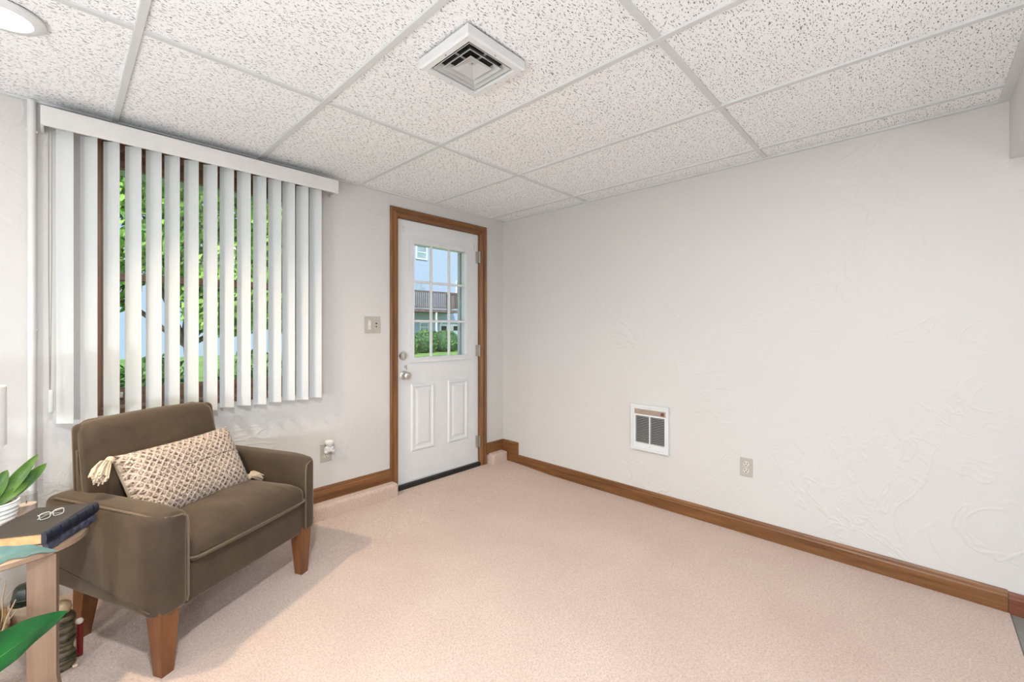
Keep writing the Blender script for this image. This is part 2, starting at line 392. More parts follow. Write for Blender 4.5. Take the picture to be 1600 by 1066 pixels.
for nm,(za,zb,yy) in dict(upper=(1.45,2.10,.125), lower=(.84,1.487,.085)).items():
    sash = MB().box((WX0+f,yy,za),(WX0+f+.065,yy+.035,zb)).box((WX1-f-.065,yy,za),(WX1-f,yy+.035,zb))
    sash.box((WX0+f+.065,yy,zb-(.085 if nm=='upper' else .034)),(WX1-f-.065,yy+.035,zb)).box((WX0+f+.065,yy,za),(WX1-f-.065,yy+.035,za+(.034 if nm=='upper' else .078)))
    so_ = sash.build(nm+'_sash', MAT['winx'], win)
    MB().box((WX0+f+.06,yy+.014,za+.03),(WX1-f-.06,yy+.018,zb-.03)).build('pane', MAT['glass'], so_)
MB().bbox((-2.60,.065,.87),(-2.585,.085,.90),.003).build('sash_latch', MAT['nickel'], win)

# ------------------------------------------------------------------ door
door = thing('door_1', 'white half glazed steel door with two raised lower panels', 'door', kind='structure')
SX0, SX1, SZ0, SZ1 = DX0+.006, DX1-.006, .06, 2.028
GX0, GX1, GZ0, GZ1 = -.975, -.405, .965, 1.885
yF, yB = .022, .066
mb = MB()
for a,b in (((SX0,yF,SZ0),(GX0,yB,SZ1)),((GX1,yF,SZ0),(SX1,yB,SZ1)),((GX0,yF,GZ1),(GX1,yB,SZ1)),((GX0,yF,SZ0),(GX1,yB,GZ0))): mb.box(a,b)
mb.build('slab', MAT['white'], door)
fr = MB()
def rect_frame(mb, x0,x1,z0,z1, wd, ya, yb):
    mb.box((x0,ya,z0),(x0+wd,yb,z1)); mb.box((x1-wd,ya,z0),(x1,yb,z1)); mb.box((x0+wd,ya,z1-wd),(x1-wd,yb,z1)); mb.box((x0+wd,ya,z0),(x1-wd,yb,z0+wd))
rect_frame(fr, GX0-.012,GX1+.012,GZ0-.012,GZ1+.012,.034,yF-.010,yB+.01)
rect_frame(fr, GX0+.018,GX1-.018,GZ0+.018,GZ1-.018,.008,yF-.014,yB+.01)
lite = fr.build('glazing_frame', MAT['white'], door)
gx = [GX0+.026,-.785,-.607,GX1-.026]; gz = [GZ0+.026,1.270,1.572,GZ1-.026]
for x in gx[1:3]: MB().bbox((x-.009,yF-.006,gz[0]),(x+.009,yF+.012,gz[3]),.003).build('muntin', MAT['white'], lite)
for z in gz[1:3]:
    for k in range(3): MB().bbox((gx[k]+(.009 if k else 0),yF-.006,z-.009),(gx[k+1]-(.009 if k<2 else 0),yF+.012,z+.009),.003).build('muntin', MAT['white'], lite)
for a in range(3):
    for b in range(3): MB().box((gx[a]+.002,yF+.014,gz[b]+.002),(gx[a+1]-.002,yF+.018,gz[b+1]-.002)).build('pane', MAT['glass'], lite)
for x in (-.93,-.69,-.45):
    for z in (GZ1-.006,GZ0+.004): MB().lathe([(.004,0),(.004,.003),(.002,.004)],8,(x,yF-.010,z),'Y').build('screw_plug', MAT['offwhite'], lite)
for z in (1.15,1.4,1.7):
    for x in (GX0+.004,GX1-.004): MB().lathe([(.004,0),(.004,.003),(.002,.004)],8,(x,yF-.010,z),'Y').build('screw_plug', MAT['offwhite'], lite)
for x0_,x1_ in ((-.972,-.752),(-.622,-.405)):
    z0_,z1_ = .275,.79; p = MB(); rings = [(0,0),(.010,.009),(.022,.009),(.030,.002),(.044,.002),(.060,.008),(.064,.008)]
    for d,h in rings: p.v += [(x0_+d,yF-h,z0_+d),(x1_-d,yF-h,z0_+d),(x1_-d,yF-h,z1_-d),(x0_+d,yF-h,z1_-d)]
    for i in range(len(rings)-1):
        for k in range(4): p.f.append((i*4+k,i*4+(k+1)%4,(i+1)*4+(k+1)%4,(i+1)*4+k))
    q = (len(rings)-1)*4; p.f.append((q,q+1,q+2,q+3)); p.build('raised_panel', MAT['white'], door)
kb = MB().lathe([(.034,0),(.034,.004),(.028,.008),(.013,.012),(.012,.032),(.022,.038),(.028,.048),(.028,.058),(.020,.066),(.006,.068)],20,(-1.032,yF,.862),'Y').build('door_knob', MAT['nickel'], door, 40)
MB().box((-1.040,yF-.071,.856),(-1.024,yF-.066,.868)).build('thumb_turn', MAT['steel'], kb)
db = MB().lathe([(.033,0),(.033,.006),(.028,.016),(.018,.018),(.018,.020)],20,(-1.041,yF,1.008),'Y').build('deadbolt', MAT['nickel'], door, 40)
MB().bbox((-1.045,yF-.034,.990),(-1.037,yF-.018,1.026),.002).build('thumb_turn', MAT['steel'], db)
MB().box((-1.028,yF-.004,.918),(-1.020,yF,.934)).box((-1.014,yF-.004,.905),(-1.009,yF,.94)).build('chain_plate', MAT['steel'], door)
for z in (1.832,1.021,.232):
    h = MB().box((DX1-.034,-.004,z-.048),(DX1-.008,yF+.001,z+.048)); h.tube([(DX1-.010,-.008,z-.05),(DX1-.010,-.008,z+.05)],.007,10); h.build('hinge', MAT['steel'], door)
for x,z in ((-1.035,1.955),(-.335,1.925)):
    MB().box((x-.004,yF-.003,z-.022),(x+.004,yF,z+.022)).box((x-.014,yF-.004,z+.014),(x+.006,yF,z+.022)).build('curtain_hook', MAT['ivory'], door)
MB().box((SX0,yF-.006,.052),(SX1,yB,.062)).build('bottom_strip', MAT['vinyl'], door)
MB().bbox((DX0+.004,-.012,.016),(DX1-.004,yB,.053),.004).build('threshold', MAT['black'], door)
# casing
cas = thing('trim_4', 'brown stained wood casing framing the white door', 'door casing', kind='structure')
cp = [(0,0),(0,.012),(.006,.019),(.016,.019),(.020,.014),(.030,.013),(.044,.017),(.056,.016),(.062,.010),(.066,0)]
ox0, ox1, oz1 = -1.163, -.217, 2.101
def mitre(side):
    m = MB(); n = len(cp)
    for (a,b) in cp:
        if side=='L': m.v.append((ox0+a,-b,.03))
        elif side=='R': m.v.append((ox1-a,-b,.0))
        else: m.v.append((ox0+a,-b,oz1-a))
    for (a,b) in cp:
        if side=='L': m.v.append((ox0+a,-b,oz1-a))
        elif side=='R': m.v.append((ox1-a,-b,oz1-a))
        else: m.v.append((ox1-a,-b,oz1-a))
    m.f = [tuple(range(n-1,-1,-1)),tuple(range(n,2*n))]+[(i,(i+1)%n,n+(i+1)%n,n+i) for i in range(n)]
    return m
mitre('L').build('casing_leg', MAT['oakz'], cas); mitre('R').build('casing_leg', MAT['oakz'], cas); mitre('T').build('casing_head', MAT['oakx'], cas)
MB().box((DX0,0,0),(DX0+.005,T,DZ1)).build('jamb', MAT['oakz'], cas); MB().box((DX1-.005,0,0),(DX1,T,DZ1)).build('jamb', MAT['oakz'], cas)
MB().box((DX0,0,DZ1-.004),(DX1,T,DZ1)).build('head_jamb', MAT['oakx'], cas)
# storm door outside
st = thing('door_2', 'white storm door frame seen through the door glass', 'storm door', kind='structure')
MB().bbox((-.375,.165,.03),(DX1-.006,.20,2.02),.004).build('stile', MAT['vinyl'], st)
MB().bbox((DX0+.006,.165,.03),(-1.03,.20,2.02),.004).build('stile', MAT['vinyl'], st)
MB().bbox((-1.03,.165,1.95),(-.375,.20,2.02),.004).build('rail', MAT['vinyl'], st)
MB().bbox((-1.03,.165,.03),(-.375,.20,.22),.004).build('rail', MAT['vinyl'], st)
MB().bbox((-.352,.135,1.02),(-.338,.165,1.09),.004).build('latch', MAT['black'], st)

# ------------------------------------------------------------------ vertical blind
bl = thing('vertical_blind', 'white vertical slat blind with a boxy valance over the window', 'blind', (0,0,0))
VX0, VX1 = -2.855, -1.593
val = MB().bbox((VX0,-.122,2.062),(VX1,-.110,2.145),.003); val.bbox((VX0,-.110,2.062),(VX0+.010,-.002,2.145),.003); val.bbox((VX1-.010,-.110,2.062),(VX1,-.002,2.145),.003)
val.build('valance', MAT['offwhite'], bl)
MB().bbox((VX0+.02,-.085,2.085),(VX1-.02,-.040,2.125),.003).build('head_rail', MAT['vinyl'], bl)
MB().bbox((VX0+.01,-.108,2.140),(VX1-.01,-.004,2.144),.001,1).build('valance_top', MAT['clear'], bl)
random.seed(4)
sw, st_ = .074, .0012
def slat_mesh():
    m = MB(); n = 8
    prof = []
    for i in range(n+1):
        u = -1+2*i/n; prof.append((u*sw/2, .0045*(1-u*u)))
    poly = [(a,b) for a,b in prof] + [(a,b+st_) for a,b in reversed(prof)]
    m.prism(poly, lambda a,b,t: (a,b,t), 0, 1.0); return m.mesh('slat', MAT['vinyl'], 50)
sm = slat_mesh()
centres = [-2.7845,-2.710,-2.6355,-2.560,-2.485,-2.414,-2.336,-2.255,-2.1805,-2.1005,-2.022,-1.944,-1.8685,-1.7915,-1.7125]
for i,x in enumerate(centres):
    o = bpy.data.objects.new('slat', sm); col.objects.link(o); o.parent = bl
    o.location = (x, -.062, .784 + (.012 if i == 0 else random.uniform(-.003,.003))); o.scale = (1,1,1.296)
    o.rotation_euler = (0,0,R(-44+random.uniform(-2,2)))
    MB().bbox((x-.012,-.066,2.074),(x+.012,-.058,2.09),.001,1).build('slat_clip', MAT['clear'], bl)
cordx = -2.829
MB().tube([(cordx-.003,-.075,2.08),(cordx-.003,-.075,1.5),(cordx,-.075,.95)],.0018,6).tube([(cordx+.006,-.075,2.08),(cordx+.006,-.075,1.5),(cordx+.002,-.075,.95)],.0014,6).build('pull_cord', MAT['cord'], bl)
MB().soft((.016,.016,.10),.006,(cordx+.003,-.075,.90),2,3).build('cord_weight', MAT['vinyl'], bl, 50)

# white pipe
pp = thing('wall_pipe', 'slim white painted pipe running floor to ceiling beside the blind', 'pipe', (-2.882,-.022,0))
MB().tube([(0,0,.02),(0,0,H-.004)],.0135,16).build('tube', MAT['offwhite'], pp, 50)
for z in (.3,1.2,2.05): MB().bbox((-.017,-.004,z),(.017,.021,z+.012),.002,1).build('pipe_strap', MAT['offwhite'], pp)

# ================================================================== WALL FITTINGS
def outlet(name, label, loc, rz, wd=.070, ht=.113):
    t = thing(name, label, 'outlet', loc, rz)
    MB().bbox((-wd/2,-.006,-ht/2),(wd/2,0,ht/2),.0025).build('cover_plate', MAT['plate'], t)
    for s in (-1,1):
        z = s*.0195
        r = MB().lathe([(.0165,0),(.0165,.0015),(.015,.003)],16,(0,-.006,z),'Y').build('receptacle', MAT['ivory'], t)
        MB().box((-.0085,-.0096,z+.001),(-.0055,-.0088,z+.010)).box((.0055,-.0096,z+.001),(.0085,-.0088,z+.009)).lathe([(.0032,0),(.0032,.0008)],8,(0,-.0089,z-.0075),'Y').build('slots', MAT['dark'], r)
    MB().lathe([(.003,0),(.003,.0012)],8,(0,-.006,0),'Y').build('screw', MAT['steel'], t)
    return t
outlet('wall_outlet','almond duplex outlet low on the blank wall right of the heater',(0,-2.030,.391),R(-90),.068,.109)
outlet('wall_outlet','almond duplex outlet with a white plug-in beside the armchair',(-1.623,0,.414),0,.074,.114)
pg = thing('plug_in_freshener', 'small white plug-in with a round cap on the outlet beside the armchair', 'air freshener', (-1.613,-.007,.434))
MB().soft((.052,.032,.040),.012,(0,-.020,.005),3,4).build('body', MAT['white'], pg, 60)
MB().lathe([(.012,.022),(.020,.03),(.021,.036),(.026,.040),(.029,.046),(.029,.058),(.024,.062),(.010,.063)],20,(0,-.026,0)).build('cap', MAT['pot'], pg, 50)
for s in (-1,1): MB().soft((.020,.020,.016),.006,(s*.022,-.026,-.010),2,2).build('foot', MAT['white'], pg, 60)
sw_ = thing('light_switch', 'almond double gang plate with a dimmer and a jack left of the door', 'light switch', (-1.300,0,1.238))
MB().bbox((-.060,-.006,-.057),(.060,0,.057),.0025).build('cover_plate', MAT['plate'], sw_)
rk = MB().bbox((-.036,-.010,-.033),(-.012,-.005,.033),.002).build('dimmer', MAT['ivory'], sw_)
MB().bbox((-.032,-.013,-.006),(-.016,-.009,.024),.0015).build('slider', MAT['offwhite'], rk)
for z,r in ((.010,.0055),(-.012,.0045)): MB().lathe([(r,0),(r,.003),(r*.5,.005)],10,(.028,-.006,z),'Y').build('jack', MAT['dark'], sw_)
for x,z in ((-.024,.046),(-.024,-.046),(.028,.030),(.028,-.030)): MB().lathe([(.0035,0),(.0035,.0012)],8,(x,-.006,z),'Y').build('screw', MAT['steel'], sw_)

# wall heater
ht = thing('wall_heater', 'white framed recessed electric wall heater on the blank wall', 'heater', (0,-1.4335,.526), R(-90))
hw, hh = .1345, .157
m = MB(); rect_frame(m,-hw,hw,-hh,hh,.012,-.028,0); m.build('outer_frame', MAT['white'], ht)
m = MB(); m.box((-hw+.012,-.020,hh-.032),(hw-.012,-.002,hh-.012)); m.box((-hw+.012,-.020,-hh+.012),(hw-.012,-.002,-hh+.050)); m.box((-hw+.012,-.020,-hh+.05),(-hw+.030,-.002,hh-.032)); m.box((hw-.030,-.020,-hh+.05),(hw-.012,-.002,hh-.032)); m.box((-hw+.03,-.020,hh-.078),(hw-.03,-.002,hh-.066)); m.build('face_plate', MAT['white'], ht)
MB().bbox((-hw+.022,-.023,hh-.066),(hw-.022,-.004,hh-.030),.003).build('control_band', MAT['heatband'], ht)
MB().lathe([(.011,0),(.010,.010),(.007,.012)],14,(hw-.042,-.023,hh-.048),'Y').build('thermostat_knob', MAT['brown'], ht, 40)
MB().box((-hw+.03,-.003,-hh+.05),(hw-.03,-.001,hh-.078)).build('backing', MAT['dark'], ht)
MB().box((-.004,-.022,-hh+.05),(.004,-.002,hh-.078)).build('centre_bar', MAT['white'], ht)
zz = -hh+.055
lm = MB().bbox((-hw+.031,-.017,-.0018),(-.005,-.006,.0024),.0006,1).mesh('louver', MAT['fin'])
k = 0
while zz < hh-.080:
    for s in (0,1):
        o = bpy.data.objects.new('louver', lm); col.objects.link(o); o.parent = ht; o.location = (s*(hw-.026),0,zz)
    zz += .0115; k += 1
for z in (hh-.019,-hh+.028): MB().lathe([(.003,0),(.003,.0015)],8,(0,-.020,z),'Y').build('screw', MAT['steel'], ht)

# ceiling diffuser
vt = thing('ceiling_vent', 'square white stepped air diffuser on the ceiling', 'vent', (-1.764,-1.588,H), 0)
vw = .136
m = MB()
o_r = [(vw,0),(vw,-.030),(vw-.006,-.036),(vw-.026,-.036),(vw-.028,-.030),(vw-.028,-.012)]
def square_rings(rs):
    q = MB()
    for r,z in rs: q.v += [(-r,-r,z),(r,-r,z),(r,r,z),(-r,r,z)]
    for i in range(len(rs)-1):
        for k in range(4): q.f.append((i*4+k,i*4+(k+1)%4,(i+1)*4+(k+1)%4,(i+1)*4+k))
    return q
square_rings(o_r).build('frame', MAT['white'], vt)
MB().box((-vw+.008,-vw+.008,-.003),(vw-.008,vw-.008,-.001)).build('duct_opening', MAT['dark'], vt)
for r in (.100,.077):
    square_rings([(r,-.030),(r-.002,-.031),(r-.018,-.010),(r-.016,-.009),(r,-.030)]).build('louver_ring', MAT['galv'], vt)
square_rings([(.052,-.030),(.050,-.031),(.012,-.010),(.001,-.010)]).build('centre_pyramid', MAT['galv'], vt)
MB().box((-.10,-.003,-.012),(.10,.003,-.008)).box((-.003,-.10,-.012),(.003,.10,-.008)).build('cross_brace', MAT['galv'], vt)
for x,y in ((0,vw-.016),(0,-vw+.016),(vw-.016,0),(-vw+.016,0)): MB().lathe([(.003,-.0375),(.003,-.036)],8,(x,y,0)).build('screw', MAT['steel'], vt)

# recessed can lights: the spot is the visible one, others are added fill
def can(x, y, label, watts, warm, spot=False):
    t = thing('recessed_light', label, 'ceiling light', (x,y,H), 0, 'recessed ceiling lights')
    MB().lathe([(.098,.002),(.098,-.004),(.090,-.010),(.070,-.012),(.066,-.004),(.060,.001)],32).build('trim_ring', MAT['white'], t, 50)
    MB().lathe([(.066,-.002),(.060,-.008),(.03,-.010),(.005,-.0105)],24).build('lens', MAT['lens'], t, 50)
    ld = bpy.data.lights.new('bulb','AREA'); ld.shape = 'DISK'; ld.size = .11; ld.energy = watts; ld.color = warm
    if spot:
        ld = bpy.data.lights.new('bulb','SPOT'); ld.spot_size = R(97); ld.spot_blend = 1.0; ld.shadow_soft_size = .045; ld.energy = watts; ld.color = warm
    lo = bpy.data.objects.new('bulb', ld); col.objects.link(lo); lo.parent = t; lo.location = (0,0,-.016)
    if spot: lo.rotation_euler = Vector((.58,-.04,-1)).to_track_quat('-Z','Y').to_euler()
    return t
can(-2.925,-.70,'round recessed light glowing warm near the window wall',82,(1,.77,.50),True)
can(-4.3,-1.2,'added recessed fill light, unseen, further left along the window wall',5,(1,.90,.76))
can(-2.75,-2.45,'added recessed fill light, unseen, in the ceiling above the camera',27,(.90,.955,1))
can(-1.35,-2.87,'added recessed fill light, unseen, beside the header near the blank wall',4.5,(.92,.96,1))
can(-4.0,-4.9,'added recessed fill light, unseen, behind the header on the left',5,(.90,.955,1)); can(-1.1,-4.9,'added recessed fill light, unseen, behind the header by the blank wall',4,(.90,.955,1))

# unseen globe lamps added as fill light left of and behind the camera
def fill_lamp(x, y, label, watts):
    t = thing('fill_lamp', label, 'fill lamp', (x,y,-.012))
    MB().lathe([(.15,0),(.15,.015),(.03,.03),(.012,.04)],24).build('base', MAT['nickel'], t, 40)
    MB().tube([(0,0,.03),(0,0,.52)],.011,12).build('pole', MAT['nickel'], t, 50)
    MB().lathe([(.03,.50),(.04,.52),(.04,.54),(.05,.545),(.07,.555),(.07,.565),(.03,.57)],24).build('lamp_cup', MAT['nickel'], t, 40)
    MB().lathe([(.02,.572),(.06,.60),(.085,.65),(.09,.70),(.075,.76),(.04,.79),(.01,.80)],24).build('globe', MAT['clear'], t, 60)
    ld = bpy.data.lights.new('bulb','POINT'); ld.energy = watts; ld.shadow_soft_size = .08; ld.color = (.87,.945,1)
    lo = bpy.data.objects.new('bulb', ld); col.objects.link(lo); lo.parent = t; lo.location = (0,0,.69)
fill_lamp(-4.45,-2.2,'added glass globe fill lamp standing unseen left of the camera',50)
fill_lamp(-3.40,-2.90,'added glass globe fill lamp unseen close behind the camera',33)
fill_lamp(-3.0,-4.6,'added glass globe fill lamp unseen in the space behind the header',26)

# ================================================================== ARMCHAIR  (local: x along width, -y front)
CA = R(27.4)
ch = thing('armchair', 'taupe velvet armchair with tapered wooden legs in front of the window', 'armchair', (-2.255,-.704,0), CA)
S = MAT['sofa']
for sgn,xa,xb in ((-1,-.378,-.266),(1,.302,.388)):
    L = .585
    def dfm(u,v,wz,q):
        y, z, x = q.y, q.z, q.x
        if wz < 0: z += .05*(v*.5+.5)*(-wz)            # underside rises to the back
        z += .012*(v*.5+.5)*max(wz,0)                    # top climbs a touch
        fo = max(0,(u*sgn+.1)/1.1); fw = max(0,min(1,(-v-.75)/.25)); y += .050*fo**2*fw
        if wz > 0: z -= .012*fw*wz
        z += .006*(1-u*u)*max(wz,0)
        return (x,y,z)
    arm = MB().soft((xb-xa,L,.352),.024,((xa+xb)/2,-.035+L/2,.392),4,8,dfm).build('arm', S, ch, 60)
    # piping: along the top outer edge, over the front and down the inner front edge
    xo = xa if sgn<0 else xb; xi = xb if sgn<0 else xa
    pts = [(xo-sgn*.010, .50-.1*k, .568+.0022*(5-k)) for k in range(5)] + [(xo-sgn*.014,.05,.566),(xo-sgn*.020,.012,.560),(xo-sgn*.040,-.018,.556),((xo+xi)/2,-.026,.553),(xi+sgn*.022,-.030,.550),(xi+sgn*.008,-.031,.540),(xi+sgn*.003,-.031,.515)]
    pts += [(xi+sgn*.002,-.031,z) for z in (.44,.36,.30,.25)] + [(xi+sgn*.006,-.029,.232)]
    MB().tube(pts,.0042,6).build('piping', MAT['piping'], arm, 60)
    MB().tube([(xo+sgn*.0005, -.005+.095*k, .245+.018*k) for k in range(6)],.0022,6).build('seam', S, arm, 60)
MB().soft((.58,.055,.150),.012,(.020,.014,.283),3,8).build('front_rail', S, ch, 60)
MB().soft((.60,.46,.14),.02,(.018,.25,.288),3,6,lambda u,v,wz,q:(q.x,q.y,q.z+.02*(v*.5+.5)*max(-wz,0))).build('seat_base', S, ch, 60)
def seat_d(u,v,wz,q):
    z = q.z
    if wz > 0: z += .042*(1-u**4)*(1-v**6*.9)*wz + .004*math.sin(9*u+3*v)*(1-abs(u))*.6
    y = q.y - (.010*(1-u*u) if v < 0 else 0)
    x = q.x
    if wz > -.2: z += .0025*math.sin(26*u*1.2)*math.exp(-((v+.75)/.2)**2)*(wz+.2)
    return (x,y,z)
sc_ = MB().soft((.562,.50,.085),.034,(.020,.212,.395),5,22,seat_d).build('seat_cushion', S, ch, 60)
def loop(x0,x1,y0,y1,z,r,n=6):
    P = []
    for cx,cy,a0 in ((x1-r,y1-r,0),(x0+r,y1-r,90),(x0+r,y0+r,180),(x1-r,y0+r,270)):
        for k in range(n): a = R(a0+90*k/(n-1)); P.append((cx+r*math.cos(a), cy+r*math.sin(a)-(0.008*(1-((cx-.02)/.26)**2) if a0>=180 else 0), z))
    return P
MB().tube(loop(-.262,.302,-.046,.46,.378,.04),.0045,6,True).build('piping', MAT['piping'], sc_, 60)
# back cushion and shell: reclined, rounded, tapering to the top
def back_d(u,v,wz,q,rec=.10,tap=.07,cx=0.0,hh=.22,crown=.012):
    k = (wz+1)/2
    x = q.x*(1-tap*k); y = q.y + rec*(k*1.0); z = q.z + crown*(1-u*u)*max(wz,0)
    if v < 0: y -= .022*(1-u*u)*(1-wz*wz)
    return (x,y,z)
bc = MB().soft((.555,.105,.435),.045,(-.036,.405,.625),6,12,lambda u,v,wz,q: back_d(u,v,wz,q)).build('back_cushion', S, ch, 60)
def back_outline(off, y0):
    P = []
    x0,x1,z0,z1,r = -.2755,.2755,-.215,.2155,.05
    for cx,cz,a0 in ((x1-r,z1-r,0),(x0+r,z1-r,90),(x0+r,z0+r,180),(x1-r,z0+r,270)):
        for k in range(6):
            a = R(a0+18*k); px,pz = cx+r*math.cos(a), cz+r*math.sin(a)
            kk = (pz/.2175+1)/2; P.append((px*(1-.07*kk)-.036, y0+.10*kk, pz+.625+.010*(1-(px/.2775)**2)*max(pz/.2175,0)))
    return P
MB().tube(back_outline(0,.437),.004,6,True).build('piping', MAT['piping'], bc, 60)
sh = MB().soft((.612,.05,.60),.024,(-.018,.456,.535),4,10,lambda u,v,wz,q: back_d(u,v,wz,q,.075,.08,0,.3,.006)).build('back_shell', S, ch, 60)
MB().tube([(-.309*(1-.08*((z-.235)/.6))-.015,.436+.075*(z-.235)/.6,z) for z in [.26+.06*k for k in range(9)]],.0035,6).build('piping', MAT['piping'], sh, 60)
for x,y,dy in ((-.322,.012,0),(.322,.012,0)):
    MB().frustum((x,y,-.004),(x,y+.004,.235),.040,.068).build('leg', MAT['legwood'], ch)
for x,y in ((-.285,.505),(.285,.470)):
    MB().frustum((x,y,.004),(x,y-.045,.26),.038,.064).build('leg', MAT['legwood'], ch)

# ------------------------------------------------------------------ lumbar pillow
def m_knit():
    t = NT('knotted_cotton'); uvn = t.n('ShaderNodeUVMap'); sep = t.n('ShaderNodeSeparateXYZ'); 
    wv = t.n('ShaderNodeTexNoise'); wv.inputs['Scale'].default_value = 30; t.l(uvn.outputs[0], wv.inputs['Vector'])
    ad = t.n('ShaderNodeVectorMath', operation='MULTIPLY_ADD'); t.l(wv.outputs['Color'], ad.inputs[0]); ad.inputs[1].default_value = (.03,.045,0); t.l(uvn.outputs[0], ad.inputs[2])
    t.l(ad.outputs[0], sep.inputs[0]); U, V = sep.outputs[0], sep.outputs[1]
    s1 = t.math('ABSOLUTE', t.math('SINE', t.math('MULTIPLY', t.math('ADD', t.math('MULTIPLY', U, 17), t.math('MULTIPLY', V, 10)), 3.14159)))
    s2 = t.math('ABSOLUTE', t.math('SINE', t.math('MULTIPLY', t.math('SUBTRACT', t.math('MULTIPLY', U, 17), t.math('MULTIPLY', V, 10)), 3.14159)))
    hole = t.ramp(t.math('MINIMUM', s1, s2), [(.30,0.0),(.58,1.0)])
    brk = t.ramp(t.noise(t.map(), 110, 3), [(.40,0.0),(.60,1.0)])
    fac = t.math('MULTIPLY', hole, t.math('ADD', t.math('MULTIPLY', brk, .75), .25))
    d = t.math('ABSOLUTE', t.math('SUBTRACT', V, .60))
    line = t.math('MULTIPLY', t.math('LESS_THAN', d, .008), t.math('GREATER_THAN', t.math('FRACT', t.math('MULTIPLY', U, 34)), .3))
    line = t.math('MULTIPLY', line, t.math('GREATER_THAN', U, .42))
    c = t.mix(fac, (.56,.445,.355), (.085,.052,.04)); c = t.mix(line, c, (.03,.02,.018))
    t.bump(t.math('SUBTRACT', t.math('MULTIPLY', brk, .3), hole), .7, .006)
    return t.set(c, .95, Sheen_Weight=.2)
KN = m_knit()
pw, ph, pt = .50, .31, .062
pc = thing('lumbar_pillow', 'knotted cream lumbar pillow with corner tassels on the armchair', 'pillow')
def pillow_side(sg):
    m = MB(); m.uv = []; nu, nv = 120, 72
    for j in range(nv+1):
        for i in range(nu+1):
            u, v = i/nu, j/nv; a, b = 2*u-1, 2*v-1
            th = pt*((1-a**6)*(1-b**4))**.5
            cr = max(0,1-min(abs(math.sin(math.pi*(17*u+10*v))),abs(math.sin(math.pi*(17*u-10*v))))*1.3)
            pin = 1-.05*(1-abs(b))*abs(a)**3
            x = a*pw/2*(1-.05*(1-b*b)*a*a); z = b*ph/2*(1-.06*(1-a*a)*b*b)
            m.v.append((x, sg*(th+.004*cr*(1-a**8)*(1-b**8)), z)); m.uv.append((u,v))
    for j in range(nv):
        for i in range(nu):
            a = j*(nu+1)+i; m.f.append((a,a+1,a+nu+2,a+nu+1))
    return m
pillow_side(-1).build('front_panel', KN, pc, 80); pillow_side(1).build('back_panel', MAT['jute'], pc, 80)
random.seed(9)
def tassel(x, z, dx, dz, name='tassel', n=46, L=.075, dy=0):
    m = MB(); base = Vector((x,0,z)); d = Vector((dx,dy,dz)).normalized()
    m.lathe([(.004,-.015),(.012,-.010),(.0155,0),(.012,.010),(.004,.015)],12,(base+d*.010)[:])
    for k in range(n):
        a = random.uniform(0,6.283); rr = random.uniform(.2,1); o = d.orthogonal().normalized(); q = d.cross(o)
        off = (o*math.cos(a)+q*math.sin(a))*rr
        l = L*random.uniform(.8,1.1)
        pts = [base+d*.020+off*.006, base+d*(.02+l*.35)+off*.020, base+d*(.02+l*.7)+off*.026+Vector((0,0,-.010)), base+d*(.02+l)+off*.028+Vector((0,0,-.026))]
        m.tube(pts,.0026,5)
    return m.build(name, MAT['jute'], pc, 60)
tassel(-pw/2,ph/2-.008,-1,-.45,L=.072,dy=-.3,n=95); tassel(pw/2-.004,-ph/2+.030,1,.1,L=.042,n=70,dy=-.2); tassel(-pw/2+.02,-ph/2+.01,-.5,-.8,L=.03,n=20)
# fringe along the bottom edge
m = MB()
for k in range(70):
    x = -pw/2+.02+(pw-.05)*k/69; m.tube([(x,-.004,-ph/2+.006),(x+random.uniform(-.004,.004),-.012,-ph/2-.004),(x+random.uniform(-.008,.008),-.02,-ph/2-.012)],.002,4)
o = m.build('fringe', MAT['jute'], pc); o['kind'] = 'stuff'
Mch = Matrix.Translation((-2.255,-.704,0)) @ Matrix.Rotation(CA,4,'Z')
Mp = Mch @ Matrix.Translation((-.012,.310,.580)) @ Matrix.Rotation(R(2),4,'Z') @ Matrix.Rotation(R(-27),4,'X') @ Matrix.Rotation(R(-1),4,'Y')
pc.matrix_world = Mp

# ================================================================== SIDE TABLE
TZ = .55
tb = thing('side_table', 'pale birch side table with a rounded top beside the armchair', 'side table', (-3.03,-.655,0))
def superell(a, b, n, k=64):
    P = []
    for i in range(k):
        t = 2*math.pi*i/k; c, s = math.cos(t), math.sin(t)
        P.append((a*math.copysign(abs(c)**(2/n),c), b*math.copysign(abs(s)**(2/n),s)))
    return P
m = MB()
P = superell(.302,.252,3.0); Pi = superell(.296,.246,3.0); n = len(P)
for pl,z in ((Pi,TZ-.022),(P,TZ-.018),(P,TZ-.004),(Pi,TZ)): m.v += [(a,b,z) for a,b in pl]
for r in range(3):
    for i in range(n): m.f.append((r*n+i,r*n+(i+1)%n,(r+1)*n+(i+1)%n,(r+1)*n+i))
m.f += [tuple(range(n-1,-1,-1)),tuple(3*n+i for i in range(n))]
m.build('table_top', MAT['birchx'], tb, 40)
def leg(cx, cy, rot, sgn):
    m = MB(); pts = [(0,TZ-.022),(0,.16),(.008,.10),(.03,.05),(.07,.022),(.11,.012)]
    wd, th = .062, .026; vs = []
    for o_,z in pts:
        for dx,dy in ((-1,-1),(1,-1),(1,1),(-1,1)):
            x = dx*wd/2 + o_*sgn; y = dy*th/2
            vs.append((cx+x*math.cos(rot)-y*math.sin(rot), cy+x*math.sin(rot)+y*math.cos(rot), z-(0.012 if z<.03 else 0)))
    fs = [(0,1,2,3)]
    for i in range(len(pts)-1):
        for k in range(4): fs.append((i*4+k,i*4+(k+1)%4,(i+1)*4+(k+1)%4,(i+1)*4+k))
    q = (len(pts)-1)*4; fs.append((q,q+1,q+2,q+3)); m.add(vs,fs); m.build('leg', MAT['birch'], tb)
